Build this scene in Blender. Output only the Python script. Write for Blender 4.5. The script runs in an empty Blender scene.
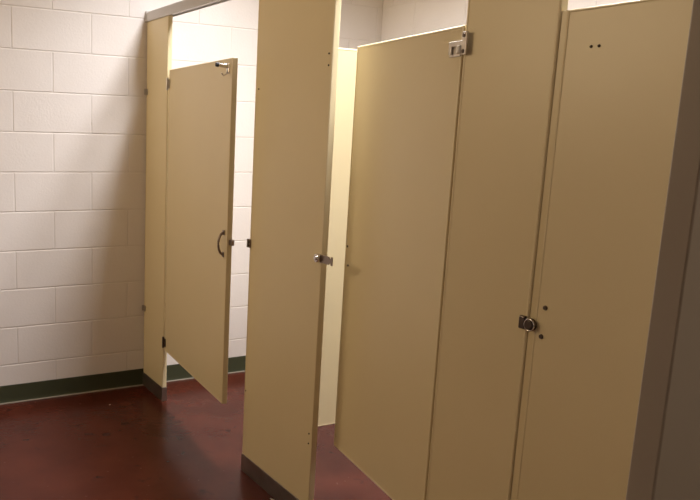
import bpy, bmesh, math, random
from mathutils import Vector, Matrix
random.seed(4)
S = bpy.context.scene
C = bpy.context.collection

# ---------------------------------------------------------------- camera
CAM = Vector((-1.520998, -3.919143, 1.479507))
YAW, PIT, ROL, FPX = 0.4785823, -0.1804207, 0.0306253, 752.7174
PPX, PPY = -125.587, 15.529
fwd = Vector((math.sin(YAW)*math.cos(PIT), math.cos(YAW)*math.cos(PIT), math.sin(PIT)))
r0 = fwd.cross(Vector((0, 0, 1))).normalized(); u0 = r0.cross(fwd)
rr = r0*math.cos(ROL) + u0*math.sin(ROL); uu = -r0*math.sin(ROL) + u0*math.cos(ROL)
cd = bpy.data.cameras.new('camera'); cam = bpy.data.objects.new('camera', cd); C.objects.link(cam)
M = Matrix((rr, uu, -fwd)).transposed().to_4x4(); M.translation = CAM
cam.matrix_world = M
cd.sensor_width = 36; cd.sensor_fit = 'HORIZONTAL'; cd.lens = FPX/700*36
cd.shift_x = -PPX/700; cd.shift_y = PPY/700; cd.clip_start = .02
S.camera = cam
# ---------------------------------------------------------------- light, exposure
w = bpy.data.worlds.new('world'); S.world = w; w.use_nodes = True
w.node_tree.nodes['Background'].inputs[0].default_value = (.5, .45, .4, 1)
w.node_tree.nodes['Background'].inputs[1].default_value = .05
S.view_settings.view_transform = 'Standard'; S.view_settings.look = 'None'
S.view_settings.exposure = 0.0; S.view_settings.gamma = 1; S.view_settings.use_curve_mapping = False
def area(name, loc, sx, sy, power, col, rot=(0, 0, 0)):
    l = bpy.data.lights.new(name, 'AREA'); l.shape = 'RECTANGLE'; l.size = sx; l.size_y = sy
    l.energy = power; l.color = col
    o = bpy.data.objects.new(name, l); C.objects.link(o); o.location = loc; o.rotation_euler = rot
    return o
# fluorescent strip on the ceiling along the fronts of the stalls
sl = area('stall_strip_light', (.235, -1.72, 2.69), .31, 2.15, 81, (1, 1, 1.04)); sl.data.spread = math.radians(151)
# added dim fill, no real fixture, brightening the end wall's near face
area('end_wall_fill', (.2, -4.7, 2.68), .5, .6, 14, (1, .84, .64))
# added warm fill high on the left, brightening the stall fronts; no window
area('stall_front_fill', (-2.86, -.65, 2.2), .7, 1.1, 22, (1, .77, .48), (0, math.radians(-90), 0))

# ---------------------------------------------------------------- materials
def mat(name, col, rough=.5, metal=0, spec=.5):
    m = bpy.data.materials.new(name); m.use_nodes = True
    b = m.node_tree.nodes['Principled BSDF']
    b.inputs['Base Color'].default_value = (*col, 1); b.inputs['Roughness'].default_value = rough
    b.inputs['Metallic'].default_value = metal; b.inputs['Specular IOR Level'].default_value = spec
    return m
def noisy(m, col2, scale=4, lo=.35, hi=.65, bump=0, bscale=60, detail=6, rvar=0):
    nt = m.node_tree; N = nt.nodes; L = nt.links; b = N['Principled BSDF']
    tc = N.new('ShaderNodeTexCoord')
    n = N.new('ShaderNodeTexNoise'); n.inputs['Scale'].default_value = scale; n.inputs['Detail'].default_value = detail
    L.new(tc.outputs['Object'], n.inputs['Vector'])
    r = N.new('ShaderNodeValToRGB'); e = r.color_ramp.elements
    e[0].position = lo; e[1].position = hi
    e[0].color = b.inputs['Base Color'].default_value[:]; e[1].color = (*col2, 1)
    L.new(n.outputs['Fac'], r.inputs['Fac']); L.new(r.outputs['Color'], b.inputs['Base Color'])
    if rvar:
        mr = N.new('ShaderNodeMapRange'); ro = b.inputs['Roughness'].default_value
        mr.inputs['To Min'].default_value = ro-rvar; mr.inputs['To Max'].default_value = ro+rvar
        L.new(n.outputs['Fac'], mr.inputs['Value']); L.new(mr.outputs['Result'], b.inputs['Roughness'])
    if bump:
        n2 = N.new('ShaderNodeTexNoise'); n2.inputs['Scale'].default_value = bscale; n2.inputs['Detail'].default_value = 4
        L.new(tc.outputs['Object'], n2.inputs['Vector'])
        bp = N.new('ShaderNodeBump'); bp.inputs['Strength'].default_value = bump; bp.inputs['Distance'].default_value = .002
        L.new(n2.outputs['Fac'], bp.inputs['Height']); L.new(bp.outputs['Normal'], b.inputs['Normal'])
    return m, r, n
m_block = noisy(mat('painted_block', (.80, .745, .70), .45), (.775, .715, .665), 3, bump=.35, bscale=90)[0]
m_grout = mat('painted_joint', (.78, .725, .675), .5)
m_cream = noisy(mat('cream_enamel', (.72, .608, .375), .34), (.70, .588, .355), 2, bump=.06, bscale=14)[0]
m_edge = mat('cream_edge', (.72, .608, .375), .3)
m_steel = mat('satin_steel', (.52, .48, .44), .38, 1)
m_shoe = noisy(mat('shoe_steel', (.34, .30, .27), .33), (.26, .22, .195), 9)[0]
m_shoe.node_tree.nodes['Principled BSDF'].inputs['Metallic'].default_value = .85
m_rail = mat('rail_aluminium', (.50, .47, .44), .42, .55)
m_chrome = mat('chrome', (.72, .69, .66), .16, 1)
m_dark = mat('dark_metal', (.12, .095, .08), .32, .9)
m_zinc = mat('worn_zinc', (.30, .24, .20), .3, 1)
m_black = mat('black_rubber', (.012, .01, .01), .5)
m_hole = mat('dark_screw', (.035, .022, .015), .5, .5)
m_nylon = mat('white_nylon', (.85, .82, .76), .4)
m_green = mat('green_vinyl', (.058, .062, .034), .45, 0, .3)
m_caulk = mat('pale_sealant', (.34, .30, .24), .5)
m_taupe = noisy(mat('taupe_paint', (.37, .32, .275), .4), (.355, .305, .26), 3)[0]
m_ceil = mat('ceiling_paint', (.72, .68, .62), .8)
m_wall = mat('far_room_paint', (.62, .55, .46), .7)
m_floor, fr, fn = noisy(mat('red_floor', (.058, .0125, .007), .24), (.092, .0215, .012), 3.2, .32, .68, bump=.25, bscale=45, detail=9, rvar=.06)
nt = m_floor.node_tree     # small pale and dark worn specks
v = nt.nodes.new('ShaderNodeTexNoise'); v.inputs['Scale'].default_value = 34; v.inputs['Detail'].default_value = 3
tc = nt.nodes.new('ShaderNodeTexCoord'); nt.links.new(tc.outputs['Object'], v.inputs['Vector'])
vr = nt.nodes.new('ShaderNodeValToRGB'); vr.color_ramp.elements[0].position = .70; vr.color_ramp.elements[1].position = .78
nt.links.new(v.outputs['Fac'], vr.inputs['Fac'])
mx = nt.nodes.new('ShaderNodeMix'); mx.data_type = 'RGBA'
nt.links.new(vr.outputs['Color'], mx.inputs[0]); nt.links.new(fr.outputs['Color'], mx.inputs[6]); mx.inputs[7].default_value = (.16, .08, .06, 1)
v2 = nt.nodes.new('ShaderNodeTexNoise'); v2.inputs['Scale'].default_value = 11; v2.inputs['Detail'].default_value = 8
nt.links.new(tc.outputs['Object'], v2.inputs['Vector'])
vr2 = nt.nodes.new('ShaderNodeValToRGB'); vr2.color_ramp.elements[0].position = .62; vr2.color_ramp.elements[1].position = .72
nt.links.new(v2.outputs['Fac'], vr2.inputs['Fac'])
mx2 = nt.nodes.new('ShaderNodeMix'); mx2.data_type = 'RGBA'
nt.links.new(vr2.outputs['Color'], mx2.inputs[0]); nt.links.new(mx.outputs[2], mx2.inputs[6]); mx2.inputs[7].default_value = (.04, .013, .01, 1)
nt.links.new(mx2.outputs[2], nt.nodes['Principled BSDF'].inputs['Base Color'])
nt.nodes['Principled BSDF'].inputs['Specular IOR Level'].default_value = .15

# ---------------------------------------------------------------- helpers
def box(bm, x0, x1, y0, y1, z0, z1, bev=0, seg=2):
    g = bmesh.ops.create_cube(bm, size=1)['verts']
    for q in g:
        q.co = Vector((x0+(q.co.x+.5)*(x1-x0), y0+(q.co.y+.5)*(y1-y0), z0+(q.co.z+.5)*(z1-z0)))
    if bev:
        es = list({e for q in g for e in q.link_edges})
        bmesh.ops.bevel(bm, geom=es, offset=bev, segments=seg, affect='EDGES', profile=.5)
def cyl(bm, p, q, r, r2=None, n=20, bev=0):
    p = Vector(p); q = Vector(q); d = q-p
    rot = d.to_track_quat('Z', 'Y').to_matrix().to_4x4(); rot.translation = (p+q)/2
    g = bmesh.ops.create_cone(bm, cap_ends=True, segments=n, radius1=r, radius2=r if r2 is None else r2, depth=d.length, matrix=rot)['verts']
    if bev:
        es = [e for e in {e for v_ in g for e in v_.link_edges} if any(len(f.verts) > 4 for f in e.link_faces)]
        bmesh.ops.bevel(bm, geom=es, offset=bev, segments=2, affect='EDGES', profile=.5)
def tube(bm, pts, r, n=10):
    pts = [Vector(p) for p in pts]; rings = []
    for i, p in enumerate(pts):
        d = (pts[min(i+1, len(pts)-1)]-pts[max(i-1, 0)]).normalized()
        qd = d.to_track_quat('Z', 'Y'); ri = r[i] if isinstance(r, (list, tuple)) else r
        rings.append([bm.verts.new(p+qd @ Vector((ri*math.cos(2*math.pi*k/n), ri*math.sin(2*math.pi*k/n), 0))) for k in range(n)])
    for a, b in zip(rings, rings[1:]):
        for k in range(n):
            bm.faces.new((a[k], a[(k+1) % n], b[(k+1) % n], b[k]))
    bm.faces.new(rings[0][::-1]); bm.faces.new(rings[-1])
def poly_x(bm, pts, x0, x1, bev=0):      # outline in (y, z) pushed from x0 to x1
    a = [bm.verts.new((x0, y, z)) for y, z in pts]; b = [bm.verts.new((x1, y, z)) for y, z in pts]
    bm.faces.new(a); bm.faces.new(b[::-1]); n = len(pts)
    for i in range(n): bm.faces.new((a[i], b[i], b[(i+1) % n], a[(i+1) % n]))
    if bev:
        es = list({e for q in a+b for e in q.link_edges})
        bmesh.ops.bevel(bm, geom=es, offset=bev, segments=2, affect='EDGES', profile=.5)
def obj(name, bm, m, parent=None, smooth=True, label=None):
    bmesh.ops.recalc_face_normals(bm, faces=bm.faces[:])
    me = bpy.data.meshes.new(name); bm.to_mesh(me); bm.free()
    if smooth:
        for p in me.polygons: p.use_smooth = True
        me.set_sharp_from_angle(angle=math.radians(50))
    me.materials.append(m)
    o = bpy.data.objects.new(name, me); C.objects.link(o)
    if smooth:
        wn = o.modifiers.new('normals', 'WEIGHTED_NORMAL'); wn.keep_sharp = True; wn.weight = 100
    if parent: o.parent = parent
    if label: o['label'] = label
    return o
def made(name, fn, m, parent=None, label=None, smooth=True):
    bm = bmesh.new(); fn(bm); return obj(name, bm, m, parent, smooth, label)
def thing(name, label, cat, loc, rz=0, group=None):
    o = bpy.data.objects.new(name, None); C.objects.link(o); o.empty_display_size = .1
    o.location = loc; o.rotation_euler = (0, 0, rz); o['label'] = label; o['category'] = cat
    if group: o['group'] = group
    return o
def struct(name, fn, m, parent=None, smooth=False):
    o = made(name, fn, m, parent, None, smooth)
    if parent is None: o['kind'] = 'structure'
    return o

# ---------------------------------------------------------------- room shell
XB, XL, YN, ZC = 1.567, -2.9, -5.6, 2.75
B, H, U0, Z10 = .4064, .2032, .1015, .2096
struct('floor', lambda bm: box(bm, XL, XB, YN, 0, -.06, 0), m_floor)
struct('ceiling', lambda bm: box(bm, XL, XB, YN, 0, ZC, ZC+.06), m_ceil)
J = .006   # joint width
def block_wall(bm, a0, a1, place):
    """courses of block in running bond, each face raised 3.5 mm above the joints"""
    tmp = bmesh.new()
    r = -2
    z = Z10-H*2
    for r in range(-2, 13):
        z0 = Z10+r*H; z1 = z0+H
        z0c, z1c = max(z0, 0), min(z1, ZC)
        if z1c-z0c < .03: continue
        off = U0 + (B/2 if r % 2 == 1 else 0)     # rows above Z10: r = 9-i-1
        k = math.floor((a0-off)/B)
        while off+k*B < a1:
            p0, p1 = max(off+k*B, a0), min(off+(k+1)*B, a1)
            k += 1
            if p1-p0 < .02: continue
            e0 = J/2 if p0 > a0 else 0; e1 = J/2 if p1 < a1 else 0
            f0 = J/2 if z0c == z0 else 0; f1 = J/2 if z1c == z1 else 0
            box(tmp, p0+e0, p1-e1, -.0026, .02, z0c+f0, z1c-f1, .0020, 2)
    for v_ in tmp.verts: v_.co = place(v_.co)
    me = bpy.data.meshes.new('t'); tmp.to_mesh(me); tmp.free(); bm.from_mesh(me); bpy.data.meshes.remove(me)
wb = struct('wall_back', lambda bm: box(bm, XL, XB, 0, .15, 0, ZC), m_grout)
struct('block_courses', lambda bm: block_wall(bm, XL, XB, lambda c: Vector((c.x, c.y, c.z))), m_block, wb, True)
wr = struct('wall_right', lambda bm: box(bm, XB, XB+.15, YN, 0, 0, ZC), m_grout)
struct('block_courses', lambda bm: block_wall(bm, .004, 3.3, lambda c: Vector((XB+c.y, -c.x, c.z))), m_block, wr, True)
struct('wall_left', lambda bm: box(bm, XL-.15, XL, YN, 0, 0, ZC), m_wall)
struct('wall_near', lambda bm: box(bm, XL, XB, YN-.15, YN, 0, ZC), m_wall)
# thin taupe end wall beside the photographer; its end and near face close the picture on the right
def endwall(bm):
    box(bm, -.6, XB-.004, -3.372, -3.334, 0, ZC, .0035, 3)
struct('wall_front', endwall, m_taupe, smooth=True)
# cove base
def cove(bm):
    prof = [(0, 0), (-.012, 0), (-.0105, .006), (-.0065, .014), (-.005, .03), (-.005, .096), (-.003, .0986), (0, .0986)]
    a = [bm.verts.new((XL, y-.0035, z)) for y, z in prof]; b = [bm.verts.new((XB-.004, y-.0035, z)) for y, z in prof]
    for i in range(len(prof)):
        j = (i+1) % len(prof); bm.faces.new((a[i], b[i], b[j], a[j]))
    bm.faces.new(a[::-1]); bm.faces.new(b)
struct('baseboard_back', cove, m_green, smooth=True)
struct('trim_1', lambda bm: box(bm, XL, XB-.004, -.0235, -.0150, 0, .0075, .002), m_caulk)

# ---------------------------------------------------------------- partitions
TP, TD = .026, .025       # pilaster and door thickness
Z_D0, Z_D1 = .3055, 1.7715
def slab(bm, x0, x1, y0, y1, z0, z1):
    box(bm, x0+.0014, x1-.0014, y0+.004, y1-.004, z0+.004, z1-.004, .002, 2)
def edging(bm, x0, x1, y0, y1, z0, z1, hz=True, ew=.010):
    box(bm, x0, x1, y0, y0+ew, z0, z1, .0042, 3); box(bm, x0, x1, y1-ew, y1, z0, z1, .0042, 3)
    if hz:
        box(bm, x0+.0002, x1-.0002, y0+ew*.6, y1-ew*.6, z0, z0+ew, .0042, 3); box(bm, x0+.0002, x1-.0002, y0+ew*.6, y1-ew*.6, z1-ew, z1, .0042, 3)
def screw(parent, x, y, z, r=.0035, m=m_hole, name='screw', out=.0012):
    def f(bm):
        cyl(bm, (x+.001, y, z), (x-out, y, z), r, r*.8, 14)
        cyl(bm, (x-out+.0002, y, z), (x-out-.0003, y, z), r*.45, r*.4, 10)
    return made(name, f, m, parent)
def pilaster(label, y0, y1, screws=(), top=2.028):
    """y0 > y1; origin on the floor at the middle of the front face"""
    yc = (y0+y1)/2; h = (y0-y1)/2
    t = thing('partition_pilaster', label, 'toilet partition', (0, yc, 0))
    made('panel', lambda bm: slab(bm, 0, TP, -h, h, .05, top), m_cream, t)
    made('edge_molding', lambda bm: edging(bm, 0, TP, -h, h, .05, top, False), m_edge, t)
    def shoe(bm):
        box(bm, -.0022, TP+.0022, -h-.0022, h+.0022, 0, .0787, .0018, 2)
    made('shoe', shoe, m_shoe, t, 'brown-grey metal floor shoe')
    for sy, sz in screws: screw(t, 0, sy-yc, sz)
    return t
p1 = pilaster('narrow cream pilaster fixed against the white block wall, left of the open door', -.009, -.2953)
p2 = pilaster('wide cream pilaster between the two open stall doors', -1.2093, -1.7353,
              [(-1.7135, 1.741), (-1.7145, 1.702), (-1.7145, .366), (-1.7145, .327), (-1.238, 1.637), (-1.222, .37)])
p3 = pilaster('cream pilaster between the middle stall door and the closed door', -2.3436, -2.6437)
# (the pilaster that carries the closed door's far side)
p4 = None

made('door_stop', lambda bm: box(bm, .0055, .014, -.1680, -.1505, .30, 1.772, .0015), m_cream, p3)
# wall brackets on the first pilaster
def wall_bracket(parent, z):
    def f(bm):
        box(bm, -.0065, -.0005, .118, .1405, z-.016, z+.016, .0012)
        box(bm, -.014, .002, .1370, .1408, z-.016, z+.016, .0012)
        cyl(bm, (-.0065, .128, z+.006), (-.0095, .128, z+.006), .004, .003, 12)
    made('wall_bracket', f, m_steel, parent, 'small grey metal wall bracket')
wall_bracket(p1, 1.659); wall_bracket(p1, .462)

# keeper for the first door, on the left edge of the wide pilaster
def keeper(bm):
    y = .263
    box(bm, -.004, TP*.7, y-.001, y+.007, -.018+1.011, .018+1.011, .001)
    box(bm, -.006, -.0003, y-.012, y+.007, -.018+1.011, .018+1.011, .001)
    box(bm, -.010, -.003, y+.002, y+.007, -.018+1.011, .018+1.011, .001)
made('latch_keeper', keeper, m_zinc, p2, 'small grey metal strike')
made('keeper_slot', lambda bm: box(bm, -.0075, -.005, .253, .261, 1.000, 1.006, .0006), m_black, p2)
made('keeper_slot', lambda bm: box(bm, -.0075, -.005, .253, .261, 1.014, 1.020, .0006), m_black, p2)
# strike for the second door: round boss on the face, notched plate reaching into the opening
def strike(bm):
    yr = -.263; z = 1.034
    # notched plate standing off the edge
    pts = [(yr+.016, z+.014), (yr-.050, z+.014), (yr-.050, z+.008), (yr-.060, z+.008), (yr-.060, z+.015), (yr-.069, z+.015),
           (yr-.069, z-.015), (yr-.060, z-.015), (yr-.060, z-.008), (yr-.050, z-.008), (yr-.050, z-.014), (yr+.016, z-.014)]
    poly_x(bm, pts, -.0035, .0005)
made('strike_plate', strike, m_zinc, p2, 'notched metal strike plate reaching into the opening')
def boss(bm):
    z = 1.034
    cyl(bm, (-.003, -.249, z), (-.016, -.249, z), .0165, .015, 24, .003)
    cyl(bm, (-.016, -.249, z), (-.021, -.249, z), .009, .007, 18, .001)
made('strike_boss', boss, m_chrome, p2, 'round chrome boss')

# head rail
def rail(bm):
    prof = [(-.007, 2.0230), (-.0085, 2.030), (-.0085, 2.066), (-.004, 2.0725), (.022, 2.0765), (.036, 2.0725), (.0405, 2.066), (.0405, 2.030), (.039, 2.0230),
            (.0345, 2.0230), (.0345, 2.029), (-.0025, 2.029), (-.0025, 2.0230)]
    a = [bm.verts.new((x, -.009, z)) for x, z in prof]; b = [bm.verts.new((x, -3.330, z)) for x, z in prof]
    for i in range(len(prof)):
        j = (i+1) % len(prof); bm.faces.new((a[i], b[i], b[j], a[j]))
    bm.faces.new(a[::-1]); bm.faces.new(b)
hr = thing('head_rail', 'grey aluminium head rail running along the top of the stall fronts', 'rail', (0, -.009, 2.0230))
o = made('rail', rail, m_rail, hr); o.location = (0, .009, -2.0230)
def cap(bm):
    pts = [(.008, 2.0215), (-.012, 2.0215), (-.012, 2.0775), (-.002, 2.0785), (.0055, 2.073), (.008, 2.064)]
    poly_x(bm, pts, -.0105, .0425, .001)
o = made('end_cap', cap, m_rail, hr); o.location = (0, 0, -2.0230)

# doors -------------------------------------------------------------
def door_body(t, w, s, z0=Z_D0, z1=Z_D1, ew=.010):
    """s=-1 reaches towards -y from the hinge, +1 towards +y"""
    ya, yb = sorted((0, s*w))
    made('panel', lambda bm: slab(bm, 0, TD, ya, yb, 0, z1-z0), m_cream, t)
    made('edge_molding', lambda bm: edging(bm, 0, TD, ya, yb, 0, z1-z0, True, ew), m_edge, t)
def hinge(t, y, z, mirror=1, m=m_zinc):
    def f(bm):
        box(bm, -.004, .0, y-.021*mirror if mirror > 0 else y+.004, y-.004 if mirror > 0 else y+.021, z-.022, z+.022, .0012)
        cyl(bm, (-.0075, y, z-.030), (-.0075, y, z+.030), .0062, None, 14, .001)
        cyl(bm, (-.004, y-.013*mirror, z+.012), (-.0065, y-.013*mirror, z+.012), .004, .003, 12)
        cyl(bm, (-.004, y-.013*mirror, z-.012), (-.0065, y-.013*mirror, z-.012), .004, .003, 12)
        box(bm, -.004, .0, y+.004*mirror if mirror > 0 else y-.014, y+.014 if mirror > 0 else y-.004, z-.016, z+.016, .001)
    return made('hinge', f, m, t)
d1 = thing('stall_door', 'cream stall door left ajar beside the block wall, with pull handle and coat hook', 'door', (0, -.3215, .294), -.0925)
W1 = .8335
door_body(d1, W1, -1)
hinge(d1, .006, 1.701-Z_D0, 1, m_steel); hinge(d1, .006, .352-Z_D0, 1, m_dark)
# pull handle
def pull(bm):
    y = -.797; z0 = .937-Z_D0+.026; z1 = 1.027-Z_D0+.030
    n = 14; pts = []
    for i in range(n+1):
        a = i/n; zz = z0+(z1-z0)*a
        pts.append((-.004-.020*math.sin(math.pi*a)**.55, y, zz))
    tube(bm, pts, .0052, 12)
    for z in (z0, z1):
        box(bm, -.004, 0, y-.009, y+.009, z-.011, z+.011, .002)
made('pull_handle', pull, m_zinc, d1, 'arched metal pull handle')
# coat hook with bumper
hy, hz_ = -.792, 1.737-Z_D0
hk = made('coat_hook', lambda bm: (box(bm, -.004, 0, hy-.013, hy+.013, hz_-.028, hz_+.016, .003),
     cyl(bm, (-.003, hy, hz_+.002), (-.044, hy, hz_+.006), .0095, .0085, 20, .001),
     tube(bm, [(-.002, hy-.004, hz_-.012), (-.010, hy-.004, hz_-.030), (-.022, hy-.004, hz_-.036), (-.030, hy-.004, hz_-.026)], .0032, 10)), m_chrome, d1, 'chrome coat hook')
made('bumper_tip', lambda bm: cyl(bm, (-.043, hy, hz_+.006), (-.056, hy, hz_+.0065), .0098, .0085, 20, .002), m_black, hk, 'black rubber tip')
# latch bar
def lbar(bm):
    z = 1.020-Z_D0
    box(bm, .010, .024, -W1-.026, -W1+.002, z-.011, z+.011, .002)
    box(bm, .014, .029, -W1-.014, -W1+.001, z-.008, z+.013, .002)
made('slide_latch', lbar, m_zinc, d1, 'short metal slide latch')

d2 = thing('stall_door', 'middle cream stall door swung inward, pale panel seen past its free edge', 'door', (.0005, -2.3385, Z_D0), -.1723)
W2 = .622
door_body(d2, W2, 1)
for y_, z_ in ((.605, 1.0745), (.592, 1.007)): screw(d2, 0, y_, z_-Z_D0, .0042)
def hinge2(bm):       # plate on the pilaster edge with an arm across to the door
    z = 1.722-Z_D0
    box(bm, -.010, -.0045, -.030, -.008, z-.030, z+.030, .0012)
    box(bm, -.0098, -.0045, -.010, .046, z-.006, z+.008, .0012)
    box(bm, -.0095, -.0005, .038, .050, z-.026, z+.008, .0012)
    box(bm, -.003, -.0004, .004, .054, z-.032, z+.008, .0008)
h2 = made('hinge', hinge2, m_steel, d2, 'grey metal hinge bracket')
made('hinge_cam', lambda bm: cyl(bm, (-.009, -.001, 1.722-Z_D0-.026), (-.009, -.001, 1.722-Z_D0-.006), .008, None, 16, .002), m_nylon, h2, 'white nylon cam')
for dz in (.020, -.021):
    made('screw', lambda bm: cyl(bm, (-.010, -.019, 1.722-Z_D0+dz), (-.0125, -.019, 1.722-Z_D0+dz), .0055, .0045, 16), m_dark, h2)

d3 = thing('stall_door', 'closed cream stall door at the right, with dark round latch at its left edge', 'door', (0, -3.262, Z_D0))
W3 = .5985
door_body(d3, W3, 1, ew=.0085)
for y_, z_ in ((-2.736, 1.684), (-2.756, 1.684)): screw(d3, 0, y_+3.262, z_-Z_D0, .0036)
for y_, z_ in ((-2.691, 1.072), (-2.688, .999)):
    made('screw', lambda bm: (cyl(bm, (.001, y_+3.262, z_-Z_D0), (-.002, y_+3.262, z_-Z_D0), .0062, .0052, 16)), m_dark, d3)
def latch(bm):
    z = 1.022-Z_D0; y = -2.658+3.262
    cyl(bm, (0, y, z), (-.010, y, z), .0162, .0152, 28, .002)
    cyl(bm, (-.010, y, z), (-.016, y, z), .0125, .0115, 24, .0015)
lt = made('latch', latch, m_dark, d3, 'dark round occupancy latch')
def ring(bm):
    z = 1.022-Z_D0; y = -2.658+3.262
    pts = [(-.0105, y+.0145*math.cos(a*math.pi/16), z+.0145*math.sin(a*math.pi/16)) for a in range(33)]
    tube(bm, pts, .0018, 8)
made('latch_rim', ring, m_chrome, lt, 'thin chrome rim')
# keeper on the pilaster beside that latch
k3 = made('latch_keeper', lambda bm: box(bm, -.010, 0, -.1480, -.1300, 1.023-.017, 1.023+.017, .003), m_dark, p3, 'square dark keeper beside the latch')
made('keeper_rim', lambda bm: box(bm, -.0115, -.0095, -.1470, -.1310, 1.0365, 1.0385, .0006), m_chrome, k3, 'thin chrome rim')

# divider between the first two stalls
dv = thing('stall_divider', 'pale lit cream divider panel seen between the wide pilaster and the inward door', 'toilet partition', (TP+.004, -1.49, .28))
L_ = XB-.006-(TP+.004)
def dvs(bm): box(bm, .004, L_-.004, -.0125, .0125, .004, 1.506, .002)
made('panel', dvs, m_cream, dv)
def dve(bm):
    box(bm, 0, .010, -.0135, .0135, 0, 1.51, .0042, 3); box(bm, L_-.010, L_, -.0135, .0135, 0, 1.51, .0042, 3)
    box(bm, .006, L_-.006, -.0134, .0134, 0, .010, .0042, 3); box(bm, .006, L_-.006, -.0134, .0134, 1.500, 1.51, .0042, 3)
made('edge_molding', dve, m_edge, dv)
for z in (.18, 1.30):
    made('bracket', lambda bm: (box(bm, -.0035, .028, -.0165, .0165, z-.02, z+.02, .0012)), m_steel, dv)

# ---------------------------------------------------------------- litter on the floor
def scrap(x, y, l, w_, rz, label, m):
    def f(bm):
        n = 6
        top = []
        vs = [[bm.verts.new(((i/n-.5)*l, (j/2-.5)*w_*(1-.5*abs(i/n-.5)), .0012+.0022*abs(math.sin(i*1.9+j)))) for j in range(3)] for i in range(n+1)]
        for i in range(n):
            for j in range(2): bm.faces.new((vs[i][j], vs[i+1][j], vs[i+1][j+1], vs[i][j+1]))
        g = bmesh.ops.extrude_face_region(bm, geom=bm.faces[:])['geom']
        for v_ in g:
            if isinstance(v_, bmesh.types.BMVert): v_.co.z -= .0011
    o = made('paper_scrap', f, m, None, None, True)
    o.location = (x, y, 0); o.rotation_euler = (0, 0, rz); o['label'] = label; o['category'] = 'litter'
m_paper = mat('paper', (.62, .56, .50), .8); m_dirt = mat('dirt', (.03, .015, .012), .8)
scrap(-.014, -1.505, .030, .008, 1.9, 'white paper scrap on the floor against the wide pilaster\'s shoe', m_paper)
scrap(-.279, -.241, .012, .005, .4, 'tiny pale scrap on the dark floor near the green baseboard', m_paper)
scrap(-.266, -1.009, .012, .009, .2, 'small dark crumb on the dark floor before the first stall opening', m_dirt)
